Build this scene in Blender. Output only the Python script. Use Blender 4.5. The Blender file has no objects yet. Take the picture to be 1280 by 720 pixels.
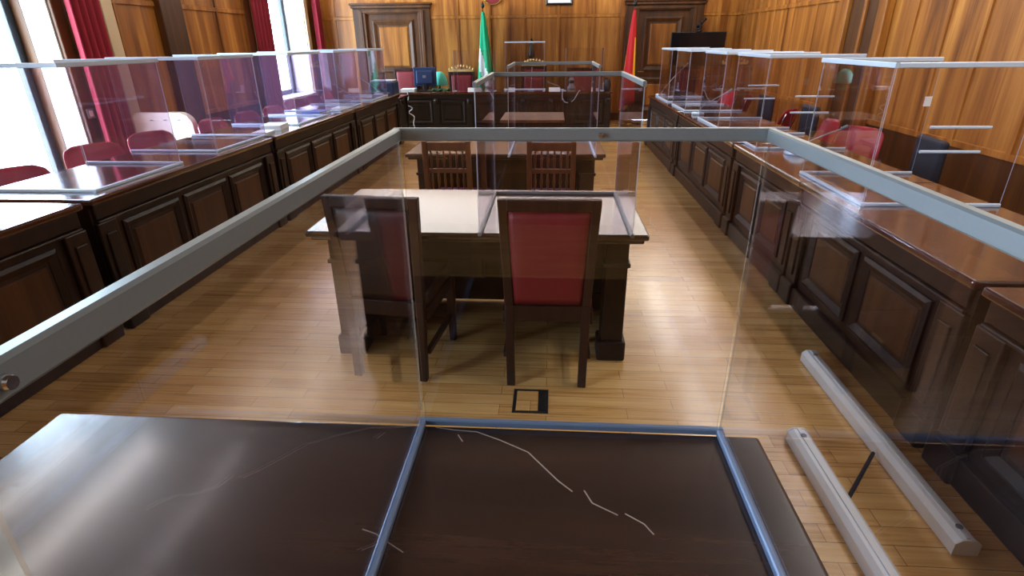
import bpy, bmesh, math, random
from mathutils import Vector, Matrix
random.seed(7)
S = bpy.context.scene
C = S.collection
R = math.radians
PI = math.pi

# ------------------------------------------------------------------ materials
def lin(c):
    out = []
    for v in c[:3]:
        v /= 255.0
        out.append(v/12.92 if v <= 0.04045 else ((v+0.055)/1.055)**2.4)
    return (*out, 1.0)

def new_mat(name):
    m = bpy.data.materials.new(name)
    m.use_nodes = True
    nt = m.node_tree
    b = nt.nodes['Principled BSDF']
    return m, nt, b

def plain(name, col, rough=0.5, metal=0.0, bump=0.0, scale=60, spec=0.5, var=0.08):
    m, nt, b = new_mat(name)
    b.inputs['Roughness'].default_value = rough
    b.inputs['Metallic'].default_value = metal
    b.inputs['Specular IOR Level'].default_value = spec
    tc = nt.nodes.new('ShaderNodeTexCoord')
    n = nt.nodes.new('ShaderNodeTexNoise'); n.inputs['Scale'].default_value = scale
    nt.links.new(tc.outputs['Object'], n.inputs['Vector'])
    r = nt.nodes.new('ShaderNodeMix'); r.data_type = 'RGBA'
    c = lin(col)
    r.inputs[6].default_value = tuple(x*(1-var) for x in c[:3]) + (1,)
    r.inputs[7].default_value = tuple(min(1, x*(1+var)) for x in c[:3]) + (1,)
    nt.links.new(n.outputs['Fac'], r.inputs[0])
    nt.links.new(r.outputs[2], b.inputs['Base Color'])
    if bump:
        bp = nt.nodes.new('ShaderNodeBump'); bp.inputs['Strength'].default_value = bump
        bp.inputs['Distance'].default_value = 0.002
        nt.links.new(n.outputs['Fac'], bp.inputs['Height'])
        nt.links.new(bp.outputs['Normal'], b.inputs['Normal'])
    return m

def wood(name, c1, c2, c3, rough=0.35, axis='Z', fine=1.0, coat=0.0, broad=1.0, spec=0.3):
    """streaky grain along one axis: broad board-to-board tone plus fine grain"""
    m, nt, b = new_mat(name)
    L = nt.links
    tc = nt.nodes.new('ShaderNodeTexCoord')
    def noise(sc_cross, sc_along, detail, rgh=0.6):
        mp = nt.nodes.new('ShaderNodeMapping')
        sc = [sc_cross]*3; sc['XYZ'.index(axis)] = sc_along
        mp.inputs['Scale'].default_value = sc
        L.new(tc.outputs['Object'], mp.inputs['Vector'])
        n = nt.nodes.new('ShaderNodeTexNoise')
        n.inputs['Scale'].default_value = 1.0; n.inputs['Detail'].default_value = detail
        n.inputs['Roughness'].default_value = rgh
        n.inputs['Distortion'].default_value = 0.4
        L.new(mp.outputs['Vector'], n.inputs['Vector'])
        return n
    n1 = noise(5.0*broad, 0.35*broad, 3)
    n2 = noise(70*fine, 2.2*fine, 5, 0.7)
    mx = nt.nodes.new('ShaderNodeMath'); mx.operation = 'MULTIPLY_ADD'
    L.new(n2.outputs['Fac'], mx.inputs[0]); mx.inputs[1].default_value = 0.45
    sub = nt.nodes.new('ShaderNodeMath'); sub.operation = 'MULTIPLY_ADD'
    L.new(n1.outputs['Fac'], sub.inputs[0]); sub.inputs[1].default_value = 1.1; sub.inputs[2].default_value = -0.275
    L.new(sub.outputs[0], mx.inputs[2])
    r = nt.nodes.new('ShaderNodeValToRGB')
    e = r.color_ramp.elements
    e[0].position = 0.22; e[0].color = lin(c1)
    e[1].position = 0.80; e[1].color = lin(c3)
    k = e.new(0.5); k.color = lin(c2)
    L.new(mx.outputs[0], r.inputs['Fac'])
    L.new(r.outputs['Color'], b.inputs['Base Color'])
    b.inputs['Roughness'].default_value = rough
    b.inputs['Specular IOR Level'].default_value = spec
    b.inputs['Coat Weight'].default_value = coat
    b.inputs['Coat Roughness'].default_value = 0.12
    bp = nt.nodes.new('ShaderNodeBump'); bp.inputs['Strength'].default_value = 0.12
    bp.inputs['Distance'].default_value = 0.001
    L.new(n2.outputs['Fac'], bp.inputs['Height']); L.new(bp.outputs['Normal'], b.inputs['Normal'])
    return m

def parquet(name):
    m, nt, b = new_mat(name)
    L = nt.links
    tc = nt.nodes.new('ShaderNodeTexCoord')
    br = nt.nodes.new('ShaderNodeTexBrick')
    br.offset = 0.37; br.squash = 1.0
    br.inputs['Color1'].default_value = (0.10,)*3 + (1,)
    br.inputs['Color2'].default_value = (0.95,)*3 + (1,)
    br.inputs['Mortar'].default_value = (0,)*3 + (1,)
    br.inputs['Scale'].default_value = 1.0
    br.inputs['Mortar Size'].default_value = 0.0012
    br.inputs['Mortar Smooth'].default_value = 0.3
    br.inputs['Brick Width'].default_value = 0.62
    br.inputs['Row Height'].default_value = 0.085
    L.new(tc.outputs['Object'], br.inputs['Vector'])
    mp = nt.nodes.new('ShaderNodeMapping'); mp.inputs['Scale'].default_value = (2.0, 45, 1)
    L.new(tc.outputs['Object'], mp.inputs['Vector'])
    n = nt.nodes.new('ShaderNodeTexNoise'); n.inputs['Scale'].default_value = 1.0
    n.inputs['Detail'].default_value = 6; n.inputs['Roughness'].default_value = 0.65; n.inputs['Distortion'].default_value = 0.6
    L.new(mp.outputs['Vector'], n.inputs['Vector'])
    bw = nt.nodes.new('ShaderNodeRGBToBW'); L.new(br.outputs['Color'], bw.inputs['Color'])
    ma = nt.nodes.new('ShaderNodeMath'); ma.operation = 'MULTIPLY_ADD'
    L.new(bw.outputs['Val'], ma.inputs[0]); ma.inputs[1].default_value = 0.32
    L.new(n.outputs['Fac'], ma.inputs[2])
    r = nt.nodes.new('ShaderNodeValToRGB'); e = r.color_ramp.elements
    e[0].position = 0.30; e[0].color = lin((130, 84, 38))
    e[1].position = 0.98; e[1].color = lin((236, 194, 126))
    k = e.new(0.58); k.color = lin((206, 156, 90))
    L.new(ma.outputs[0], r.inputs['Fac'])
    dk = nt.nodes.new('ShaderNodeMix'); dk.data_type = 'RGBA'
    L.new(br.outputs['Fac'], dk.inputs[0])
    L.new(r.outputs['Color'], dk.inputs[6]); dk.inputs[7].default_value = lin((92, 58, 30))
    L.new(dk.outputs[2], b.inputs['Base Color'])
    b.inputs['Roughness'].default_value = 0.25
    b.inputs['Coat Weight'].default_value = 0.45; b.inputs['Coat Roughness'].default_value = 0.17
    bp = nt.nodes.new('ShaderNodeBump'); bp.inputs['Strength'].default_value = 0.15; bp.inputs['Distance'].default_value = 0.001
    L.new(n.outputs['Fac'], bp.inputs['Height']); L.new(bp.outputs['Normal'], b.inputs['Normal'])
    return m

def clear_pane(name, tint=(0.955, 0.94, 0.96), boost=1.0, haze=0.0):
    """thin acrylic: Fresnel mix of a clear mirror and a slightly tinted see-through"""
    m = bpy.data.materials.new(name); m.use_nodes = True
    nt = m.node_tree; nt.nodes.clear(); L = nt.links
    out = nt.nodes.new('ShaderNodeOutputMaterial')
    tr = nt.nodes.new('ShaderNodeBsdfTransparent'); tr.inputs['Color'].default_value = (*tint, 1)
    gl = nt.nodes.new('ShaderNodeBsdfGlossy'); gl.inputs['Roughness'].default_value = 0.0
    gl.inputs['Color'].default_value = (0.93, 0.92, 1.0, 1)
    ge = nt.nodes.new('ShaderNodeNewGeometry')
    mi = nt.nodes.new('ShaderNodeMix'); mi.data_type = 'FLOAT'
    L.new(ge.outputs['Backfacing'], mi.inputs[0])
    mi.inputs[2].default_value = 1.49; mi.inputs[3].default_value = 1/1.49
    fr = nt.nodes.new('ShaderNodeFresnel'); L.new(mi.outputs[0], fr.inputs['IOR'])
    mu = nt.nodes.new('ShaderNodeMath'); mu.operation = 'MULTIPLY'; mu.inputs[1].default_value = boost; mu.use_clamp = True
    L.new(fr.outputs[0], mu.inputs[0])
    see = tr
    if haze:        # violet reflection haze painted in as a thin diffuse share
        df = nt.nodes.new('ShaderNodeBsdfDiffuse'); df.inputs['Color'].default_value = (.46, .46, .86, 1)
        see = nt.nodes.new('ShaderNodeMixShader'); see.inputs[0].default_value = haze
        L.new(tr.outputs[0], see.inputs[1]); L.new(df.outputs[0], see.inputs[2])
    mx = nt.nodes.new('ShaderNodeMixShader')
    L.new(mu.outputs[0], mx.inputs[0]); L.new(see.outputs[0], mx.inputs[1]); L.new(gl.outputs[0], mx.inputs[2])
    L.new(mx.outputs[0], out.inputs['Surface'])
    return m

def pane_edge(name, col=(206, 206, 220), fac=.6):
    m = bpy.data.materials.new(name); m.use_nodes = True
    nt = m.node_tree; nt.nodes.clear(); L = nt.links
    out = nt.nodes.new('ShaderNodeOutputMaterial')
    tr = nt.nodes.new('ShaderNodeBsdfTransparent')
    pb = nt.nodes.new('ShaderNodeBsdfPrincipled')
    pb.inputs['Base Color'].default_value = lin(col); pb.inputs['Roughness'].default_value = 0.25
    mx = nt.nodes.new('ShaderNodeMixShader'); mx.inputs[0].default_value = fac
    L.new(tr.outputs[0], mx.inputs[1]); L.new(pb.outputs[0], mx.inputs[2]); L.new(mx.outputs[0], out.inputs['Surface'])
    return m

M = {}
M['wall_wood'] = wood('oak_wall_panelling', (84, 42, 12), (148, 90, 35), (194, 134, 62), 0.4, 'Z', 1.0)
M['wall_wood_h'] = wood('oak_rail_horizontal', (110, 62, 26), (148, 90, 40), (176, 114, 58), 0.38, 'X', 1.0)
M['door_wood'] = wood('dark_oak_door', (46, 24, 9), (74, 42, 17), (102, 62, 27), 0.45, 'Z')
M['bench_wood'] = wood('mahogany_bench', (26, 13, 9), (40, 21, 13), (56, 31, 19), 0.42, 'Z')
M['bench_panel'] = wood('mahogany_panel', (46, 23, 12), (66, 36, 18), (88, 51, 26), 0.42, 'Z')
M['bench_top'] = wood('mahogany_worktop', (52, 27, 18), (74, 41, 28), (94, 56, 38), 0.12, 'Y', 1.0, 0.8, 1.0, 0.5)
M['table_wood'] = wood('dark_table_wood', (18, 10, 8), (28, 16, 12), (42, 25, 17), 0.42, 'Z')
M['table_top'] = wood('dark_table_top', (36, 22, 15), (60, 39, 28), (84, 57, 41), 0.26, 'X', 0.8, 0.9, 1.0, 0.5)
M['chair_wood'] = wood('dark_chair_wood', (28, 13, 8), (44, 22, 13), (62, 33, 19), 0.42, 'Z')
M['chair_brown'] = wood('brown_chair_wood', (70, 38, 20), (98, 57, 32), (122, 76, 44), 0.4, 'Z')
M['red_leather'] = plain('red_upholstery', (112, 10, 22), 0.5, bump=0.15, scale=120)
M['maroon'] = plain('dark_brown_leather', (40, 19, 15), 0.5, bump=0.15, scale=120)
M['purple'] = plain('purple_seat_cloth', (92, 30, 74), 0.8, bump=0.3, scale=300)
M['red_plastic'] = plain('red_plastic_shell', (164, 24, 34), 0.4, scale=20)
M['chrome'] = plain('pale_chrome_tube', (200, 196, 200), 0.2, 1.0)
M['alu'] = plain('grey_aluminium_profile', (140, 146, 150), 0.34, 0.35, scale=200, var=0.04)
M['alu_blue'] = plain('sky_tinted_base_profile', (118, 138, 168), 0.35, 0.3, scale=200, var=0.03)  # reflected sky put into the rail colour as an even blue
M['alu_white'] = plain('white_profile', (206, 220, 240), 0.35, 0.15, scale=200, var=0.03)
M['floor'] = parquet('oak_parquet')
M['white'] = plain('white_plaster', (226, 222, 212), 0.85, bump=0.1)
M['white_paint'] = plain('white_paint', (226, 228, 230), 0.5)
M['beige'] = plain('beige_casing', (196, 172, 138), 0.5)
M['darkframe'] = plain('dark_window_frame', (30, 34, 40), 0.4)
M['black'] = plain('black_plastic', (14, 14, 16), 0.4)
M['screen'] = plain('glossy_black_screen', (8, 12, 20), 0.12)
M['navy'] = plain('navy_plastic', (26, 46, 88), 0.4)
M['blue'] = plain('blue_folder', (96, 140, 214), 0.5)
M['paper'] = plain('paper', (236, 238, 240), 0.8)
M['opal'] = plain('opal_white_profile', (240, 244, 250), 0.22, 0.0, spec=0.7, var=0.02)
M['cream'] = plain('cream_enamel', (228, 220, 196), 0.4)
M['curtain'] = plain('crimson_curtain', (132, 12, 36), 0.8, bump=0.4, scale=250)
M['green'] = plain('green_flag_cloth', (16, 178, 124), 0.75, bump=0.2, scale=200)
M['flag_white'] = plain('white_flag_cloth', (228, 232, 228), 0.75, bump=0.2, scale=200)
M['flag_red'] = plain('red_flag_cloth', (204, 30, 40), 0.75, bump=0.2, scale=200)
M['flag_yellow'] = plain('yellow_flag_cloth', (240, 186, 30), 0.75, bump=0.2, scale=200)
M['gold'] = plain('gilt_carving', (226, 190, 120), 0.35, 0.6)
M['brass'] = plain('brass', (190, 150, 70), 0.3, 1.0)
M['teal'] = plain('turquoise_shade', (96, 214, 190), 0.5)
M['dark_green'] = plain('green_cloth', (40, 84, 52), 0.8)
M['grey'] = plain('grey_plastic', (120, 124, 130), 0.5)
M['pale_cable'] = plain('pale_cable', (170, 174, 186), 0.5)
M['photo'] = plain('grey_photo', (110, 116, 120), 0.5, scale=8, var=0.3)
M['dark_cloth'] = plain('dark_blue_cloth', (24, 28, 44), 0.8, bump=0.3, scale=300)
M['scratch'] = plain('pale_scratch', (168, 152, 142), 0.7)
M['pane'] = clear_pane('clear_acrylic')
M['hazy'] = clear_pane('haze_painted_acrylic', (0.95, 0.91, 0.96), 1.0, 0.026)
M['edge'] = pane_edge('acrylic_edge')
M['edge_warm'] = pane_edge('acrylic_edge_warm', (176, 158, 144), .5)
M['glass'] = clear_pane('window_glass', (0.98, 0.99, 0.99))

# ------------------------------------------------------------------ mesh builder
class MB:
    def __init__(self):
        self.bm = bmesh.new()
    def _merge(self, t, mi=0):
        for f in t.faces: f.material_index = mi
        me = bpy.data.meshes.new('tmp'); t.to_mesh(me); t.free()
        self.bm.from_mesh(me); bpy.data.meshes.remove(me)
    def box(self, x0, x1, y0, y1, z0, z1, bev=0.0, mi=0, seg=2, rot=None):
        t = bmesh.new()
        bmesh.ops.create_cube(t, size=1)
        for v in t.verts:
            v.co = Vector(((x0+x1)/2+v.co.x*(x1-x0), (y0+y1)/2+v.co.y*(y1-y0), (z0+z1)/2+v.co.z*(z1-z0)))
        if bev:
            bmesh.ops.bevel(t, geom=t.edges[:], offset=bev, segments=seg, profile=0.5, affect='EDGES', clamp_overlap=True)
        if rot is not None:
            c = Vector(((x0+x1)/2, (y0+y1)/2, (z0+z1)/2))
            for v in t.verts: v.co = c + rot @ (v.co-c)
        self._merge(t, mi); return self
    def hexa(self, pts, mi=0, bev=0.0):
        """8 corners: bottom loop of four, then top loop of four"""
        t = bmesh.new(); v = [t.verts.new(p) for p in pts]
        for f in ((3,2,1,0),(4,5,6,7),(0,1,5,4),(1,2,6,5),(2,3,7,6),(3,0,4,7)): t.faces.new([v[i] for i in f])
        bmesh.ops.recalc_face_normals(t, faces=t.faces[:])
        if bev: bmesh.ops.bevel(t, geom=t.edges[:], offset=bev, segments=2, profile=0.5, affect='EDGES', clamp_overlap=True)
        self._merge(t, mi); return self
    def extrude(self, prof, a, b, frame, mi=0):
        """closed 2-D profile swept straight from a to b; frame maps (u,v,w)->xyz with w along the sweep"""
        t = bmesh.new()
        A = [t.verts.new(frame(u, v, a)) for u, v in prof]; B = [t.verts.new(frame(u, v, b)) for u, v in prof]
        n = len(prof)
        for i in range(n): t.faces.new((A[i], A[(i+1) % n], B[(i+1) % n], B[i]))
        t.faces.new(A[::-1]); t.faces.new(B)
        bmesh.ops.recalc_face_normals(t, faces=t.faces[:])
        self._merge(t, mi); return self
    def tube(self, pts, r, n=10, mi=0, closed=False):
        pts = [Vector(p) for p in pts]
        rr = r if isinstance(r, (list, tuple)) else [r]*len(pts)
        t = bmesh.new(); rings = []
        up = Vector((0, 0, 1))
        for i, p in enumerate(pts):
            d = (pts[min(i+1, len(pts)-1)] - pts[max(i-1, 0)]).normalized()
            u = up.cross(d)
            if u.length < 0.05: u = Vector((1, 0, 0)).cross(d)
            if rings and u.dot(lastu) < 0: u = -u
            u.normalize(); w = d.cross(u); lastu = u
            rings.append([t.verts.new(p + rr[i]*(math.cos(2*PI*k/n)*u + math.sin(2*PI*k/n)*w)) for k in range(n)])
        for a, b in zip(rings, rings[1:]):
            for k in range(n): t.faces.new((a[k], a[(k+1) % n], b[(k+1) % n], b[k]))
        t.faces.new(rings[0][::-1]); t.faces.new(rings[-1])
        bmesh.ops.recalc_face_normals(t, faces=t.faces[:])
        for f in t.faces: f.smooth = len(f.verts) == 4
        self._merge(t, mi); return self
    def lathe(self, prof, n=24, cx=0, cy=0, mi=0):
        t = bmesh.new(); rings = []
        for r, z in prof:
            rings.append([t.verts.new((cx+r*math.cos(2*PI*k/n), cy+r*math.sin(2*PI*k/n), z)) for k in range(n)])
        for a, b in zip(rings, rings[1:]):
            for k in range(n): t.faces.new((a[k], a[(k+1) % n], b[(k+1) % n], b[k]))
        t.faces.new(rings[0][::-1]); t.faces.new(rings[-1])
        bmesh.ops.recalc_face_normals(t, faces=t.faces[:])
        for f in t.faces: f.smooth = len(f.verts) == 4
        self._merge(t, mi); return self
    def sheet(self, grid, thick, mi=None, smooth=True):
        """grid[i][j] points -> surface with thickness; mi(i,j) gives the material"""
        t = bmesh.new()
        V = [[t.verts.new(p) for p in row] for row in grid]
        for i in range(len(V)-1):
            for j in range(len(V[0])-1):
                f = t.faces.new((V[i][j], V[i+1][j], V[i+1][j+1], V[i][j+1])); f.smooth = smooth
                f.material_index = mi(i, j) if mi else 0
        bmesh.ops.recalc_face_normals(t, faces=t.faces[:])
        bmesh.ops.solidify(t, geom=t.faces[:], thickness=thick)
        for f in t.faces: f.smooth = smooth
        me = bpy.data.meshes.new('tmp'); t.to_mesh(me); t.free()
        self.bm.from_mesh(me); bpy.data.meshes.remove(me); return self
    def field(self, o, u, v, n, a0, a1, b0, b1, h0, h1, inset, mi=0):
        """a bevelled raised field on a plane: o + a*u + b*v, rising along n from h0 to h1"""
        P = lambda a, b, h: o + a*u + b*v + h*n
        lo = [P(a0, b0, h0), P(a1, b0, h0), P(a1, b1, h0), P(a0, b1, h0)]
        hi = [P(a0+inset, b0+inset, h1), P(a1-inset, b0+inset, h1), P(a1-inset, b1-inset, h1), P(a0+inset, b1-inset, h1)]
        return self.hexa(lo+hi, mi)
    def mould(self, o, u, v, n, a0, a1, b0, b1, w, h0, h1, mi=0):
        """a rectangular moulding frame, four mitred strips with a sloped profile"""
        P = lambda a, b, h: o + a*u + b*v + h*n
        oc = [(a0, b0), (a1, b0), (a1, b1), (a0, b1)]
        mc = [(a0+w*.35, b0+w*.35), (a1-w*.35, b0+w*.35), (a1-w*.35, b1-w*.35), (a0+w*.35, b1-w*.35)]
        ic = [(a0+w, b0+w), (a1-w, b0+w), (a1-w, b1-w), (a0+w, b1-w)]
        t = bmesh.new()
        for i in range(4):
            j = (i+1) % 4
            ring = lambda k: [t.verts.new(P(*oc[k], h0)), t.verts.new(P(*oc[k], h0+(h1-h0)*.6)), t.verts.new(P(*mc[k], h1)), t.verts.new(P(*ic[k], h0+(h1-h0)*.25)), t.verts.new(P(*ic[k], h0))]
            A, B = ring(i), ring(j)
            for q in range(5): t.faces.new((A[q], A[(q+1) % 5], B[(q+1) % 5], B[q]))
            t.faces.new(A[::-1]); t.faces.new(B)
        bmesh.ops.recalc_face_normals(t, faces=t.faces[:])
        self._merge(t, mi); return self
    def build(self, name, mat, parent=None, loc=None, rotz=0.0, kind=None, label=None):
        me = bpy.data.meshes.new(name)
        self.bm.to_mesh(me); self.bm.free()
        for m in (mat if isinstance(mat, (list, tuple)) else [mat]): me.materials.append(m)
        o = bpy.data.objects.new(name, me); C.objects.link(o)
        if parent: o.parent = parent
        if loc is not None: o.location = loc
        o.rotation_euler = (0, 0, rotz)
        if kind: o['kind'] = kind
        if label: o['label'] = label
        return o

def tag(o, label, cat, group=None):
    o['label'] = label; o['category'] = cat
    if group: o['group'] = group
    return o
def thing(name, label, cat, loc=(0, 0, 0), rotz=0.0, group=None):
    o = bpy.data.objects.new(name, None); C.objects.link(o)
    o.empty_display_size = 0.1
    o.location = loc; o.rotation_euler = (0, 0, rotz)
    return tag(o, label, cat, group)
def dup(root, label, loc, rotz=0.0, group=None):
    def rec(o, parent):
        c = o.copy(); C.objects.link(c)
        if parent: c.parent = parent
        for ch in list(o.children): rec(ch, c)
        return c
    kids = list(root.children)
    r = root.copy(); C.objects.link(r); r.location = loc; r.rotation_euler = (0, 0, rotz)
    r['label'] = label
    if group: r['group'] = group
    for k in kids: rec(k, r)
    return r
V = Vector
EX, EY, EZ = V((1, 0, 0)), V((0, 1, 0)), V((0, 0, 1))

# ------------------------------------------------------------------ room
XL, XR, YB, YN, ZC, ZP = -5.15, 3.84, 13.2, -3.0, 6.2, 3.2   # walls, ceiling, panelling height
T = 0.5
MB().box(XL-T, XR+T, YN-T, YB+T, -0.1, 0).build('floor', M['floor'], kind='structure')
MB().box(XL-T, XR+T, YN-T, YB+T, ZC, ZC+0.12).build('ceiling', M['door_wood'], kind='structure')

def rails_on(mb, o, u, n, a0, a1, zs, stiles, w=0.07, h=0.022, z0=0.0, z1=ZP, mi=0):
    """applied rails and stiles in the wall's own mesh"""
    def strip(al, ah, bl, bh, hh):
        P = lambda a, b, k: o + a*u + b*EZ + k*n
        mb.hexa([P(al, bl, -.01), P(ah, bl, -.01), P(ah, bh, -.01), P(al, bh, -.01)] +
                [P(al+.008, bl+.008, hh), P(ah-.008, bl+.008, hh), P(ah-.008, bh-.008, hh), P(al+.008, bh-.008, hh)], mi)
    for z in zs: strip(a0, a1, z-w/2, z+w/2, h)
    for s in stiles: strip(s-w/2, s+w/2, z0, z1, h*0.85)

# back wall with two door openings
DL, DR, DT = (-4.05, -2.9), (1.8, 2.85), 2.22
b = MB()
for x0, x1, z0, z1 in ((XL-T, DL[0], 0, ZP), (DL[1], DR[0], 0, ZP), (DR[1], XR+T, 0, ZP), (DL[0], DL[1], DT, ZP), (DR[0], DR[1], DT, ZP)):
    b.box(x0, x1, YB, YB+T, z0, z1)
b.box(XL-T, XR+T, YB, YB+T, ZP, ZC, mi=1)
o = V((0, YB, 0))
rails_on(b, o, EX, -EY, XL, -4.32, [2.13, ZP-.05], [-4.75])
rails_on(b, o, EX, -EY, -2.64, 1.52, [2.13, ZP-.05, 0.95], [-2.05, -1.36, -0.62, 0.11, 0.85, 1.46])
rails_on(b, o, EX, -EY, 3.1, XR, [2.13, ZP-.05], [3.45])
rails_on(b, o, EX, -EY, -4.32, -2.64, [ZP-.05], [-3.5], z0=2.5)
rails_on(b, o, EX, -EY, 1.52, 3.1, [ZP-.05], [2.3], z0=2.5)
b.build('wall_back', [M['wall_wood'], M['white']], kind='structure')

# right wall: framed panelling, dark pilaster recess, dado
b = MB()
b.box(XR, XR+T, YN-T, YB, 0, ZP)
b.box(XR, XR+T, YN-T, YB, ZP, ZC, mi=1)
o = V((XR, 0, 0))
rails_on(b, o, EY, -EX, 8.55, YB, [2.13, ZP-.05, 0.75], [12.6, 11.85, 11.05, 10.2, 9.35])
rails_on(b, o, EY, -EX, -2.9, 7.3, [ZP-.05, .72], [6.85, 6.3, 5.75, 5.0, 4.3, 3.5, 2.6, 1.5, .4], z0=.7)
# pilaster with a sunk dark strip
for y0, y1, h in ((8.22, 8.5, .10), (7.3, 7.48, .10)):
    b.box(XR-h, XR, y0, y1, 0, ZP, bev=.012)
b.box(XR-.05, XR, 7.48, 8.22, 0, ZP, mi=2)
b.box(XR-.08, XR, 7.80, 7.86, 0, ZP, bev=.01)
b.box(XR-.014, XR, YN, 7.3, 0, .70, mi=2)
b.build('wall_right', [M['wall_wood'], M['white'], M['door_wood']], kind='structure')

# wall behind the camera
b = MB()
b.box(XL-T, XR+T, YN-T, YN, 0, ZP); b.box(XL-T, XR+T, YN-T, YN, ZP, ZC, mi=1)
rails_on(b, V((0, YN, 0)), EX, EY, XL, XR, [2.13, ZP-.05], [-4, -3, -2, -1, 0, 1, 2, 3])
b.build('wall_front', [M['wall_wood'], M['white']], kind='structure')

# left wall with three tall windows
WZ0, WZ1 = 0.42, 3.75
BOT = {4.0: .18, 10.45: .66, -2.4: .42}          # sill heights
WINS = [(4.0, 6.04), (10.45, 12.5), (-2.4, -0.35)]
b = MB()
ys = [YN] + [v for w in sorted(WINS) for v in w] + [YB]
for y0, y1 in zip(ys[::2], ys[1::2]):
    b.box(XL-T, XL, y0, y1, 0, ZP); b.box(XL-T, XL, y0, y1, ZP, ZC, mi=1)
for y0, y1 in WINS:
    WZ0 = BOT[y0]
    b.box(XL-T, XL, y0, y1, 0, WZ0); b.box(XL-T, XL, y0, y1, WZ1, ZC, mi=1)
o = V((XL, 0, 0))
rails_on(b, o, EY, EX, 6.9, 10.1, [2.13, ZP-.05, .72], [7.0, 8.3, 9.2, 10.05])
b.box(XL, XL+.014, 6.92, 10.1, 0, .70, mi=2)
b.box(XL, XL+.05, 6.74, 6.92, 0, ZP, bev=.01, mi=3)
b.box(XL, XL+.10, 7.72, 8.2, 0, ZP, bev=.012, mi=2)           # dark pilaster
rails_on(b, o, EY, EX, -.2, 3.8, [2.13, ZP-.05, .72], [0.6, 1.5, 2.4, 3.3])
b.build('wall_left', [M['wall_wood'], M['white'], M['door_wood'], M['beige']], kind='structure')

for i, (y0, y1) in enumerate(WINS):
    WZ0 = BOT[y0]
    w = thing(f'window_{i+1}', '', ''); w.location = (XL, y0, WZ0)
    for k in ('label', 'category'): del w[k]
    w['kind'] = 'structure'
    L_ = y1-y0; H_ = WZ1-WZ0
    f = MB(); g = 0.09
    # white reveal lining
    f.box(-.40, .0, -.0, .02, 0, H_); f.box(-.27, .0, L_-.02, L_, 0, H_); f.box(-.40, -.27, L_-.025, L_, 0, H_, mi=1); f.box(-.40, 0, 0, L_, H_-.02, H_)
    f.build('window_reveal', [M['white_paint'], M['door_wood'] if i == 0 else M['white_paint']], w, kind='structure')
    MB().box(-.42, .05, -.04, L_+.04, -.045, 0.012, bev=.01).build('window_sill', M['white_paint'], w, kind='structure')
    f = MB()
    xf0, xf1 = -.46, -.38
    f.box(xf0, xf1, .02, .02+g, .012, H_-.02, bev=.008); f.box(xf0, xf1, L_-.02-g, L_-.02, .012, H_-.02, bev=.008)
    f.box(xf0, xf1, L_/2-.06, L_/2+.06, .012, H_-.02, bev=.008)
    f.box(xf0, xf1, .02, L_-.02, .012, .012+g, bev=.008); f.box(xf0, xf1, .02, L_-.02, H_-.02-g, H_-.02, bev=.008)
    f.box(xf0, xf1, .02, L_-.02, 2.2, 2.27, bev=.008)
    f.build('window_frame', M['darkframe'], w, kind='structure')
    MB().box(-.425, -.419, .05, L_-.05, .05, H_-.05).build('window_pane', M['glass'], w, kind='structure')
    f = MB(); c = .16
    f.box(0, .045, -c, 0, -WZ0+.0, H_+c, bev=.01); f.box(0, .045, L_, L_+c, -WZ0, H_+c, bev=.01)
    f.box(0, .045, 0, L_, H_, H_+c, bev=.01)
    f.build('window_casing', M['door_wood'] if i == 0 else M['beige'], w, kind='structure')

# doors in the back wall
def door(name, x0, x1):
    d = bpy.data.objects.new(name, None); C.objects.link(d); d['kind'] = 'structure'; d.location = ((x0+x1)/2, YB, 0)
    w = (x1-x0)/2
    f = MB()
    c = .27
    for s in (-1, 1):
        a, e = sorted((s*w, s*(w+c)))
        f.box(a, e, -.05, .02, 0, DT+.10, bev=.012)
        a, e = sorted((s*(w+.06), s*(w+.13)))
        f.box(a, e, -.075, -.04, .16, DT+.06, bev=.012)
        a, e = sorted((s*w, s*(w+c+.01)))
        f.box(a, e, -.08, .02, 0, .16, bev=.012)
    f.box(-w, w, -.05, .02, DT, DT+.10, bev=.01)
    f.box(-w-.1, w+.1, -.07, -.03, DT+.02, DT+.07, bev=.01)
    f.build('door_frame', M['door_wood'], d, kind='structure')
    f = MB()
    f.box(-w-c-.02, w+c+.02, -.10, .02, DT+.10, DT+.16, bev=.012)
    f.box(-w-c-.05, w+c+.05, -.13, .02, DT+.16, DT+.20, bev=.012)
    f.build('door_cornice', M['door_wood'], d, kind='structure')
    f = MB()
    f.box(-w, w, .03, .07, 0.005, DT)
    oo = V((0, .03, 0))
    for z0, z1 in ((1.02, DT-.12), (.18, .9)):
        f.mould(oo, EX, EZ, -EY, -w+.12, w-.12, z0, z1, .10, -.005, .035)
    f.build('door_leaf', M['door_wood'], d, kind='structure')
    f = MB()
    for z0, z1 in ((1.02, DT-.12), (.18, .9)):
        f.field(oo, EX, EZ, -EY, -w+.25, w-.25, z0+.13, z1-.13, -.005, .014, .03)
    f.build('door_panel', M['wall_wood'], d, kind='structure')
    f = MB(); s = 1 if x0 < 0 else -1
    f.tube([(s*(w-.07), .03, 1.02), (s*(w-.07), -.03, 1.02), (s*(w-.18), -.035, 1.02)], .01)
    f.build('door_handle', M['brass'], d, kind='structure')
door('door_1', *DL); door('door_2', *DR)

for nm, bx in (('baseboard_right', (XR-.03, XR, YN, 7.28, 0, .16)), ('baseboard_back', (-2.6, 1.5, YB-.03, YB, 0, .16)), ('baseboard_left', (XL, XL+.03, 6.3, 7.7, 0, .16))):
    MB().box(*bx, bev=.008).build(nm, M['door_wood'], kind='structure')

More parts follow.
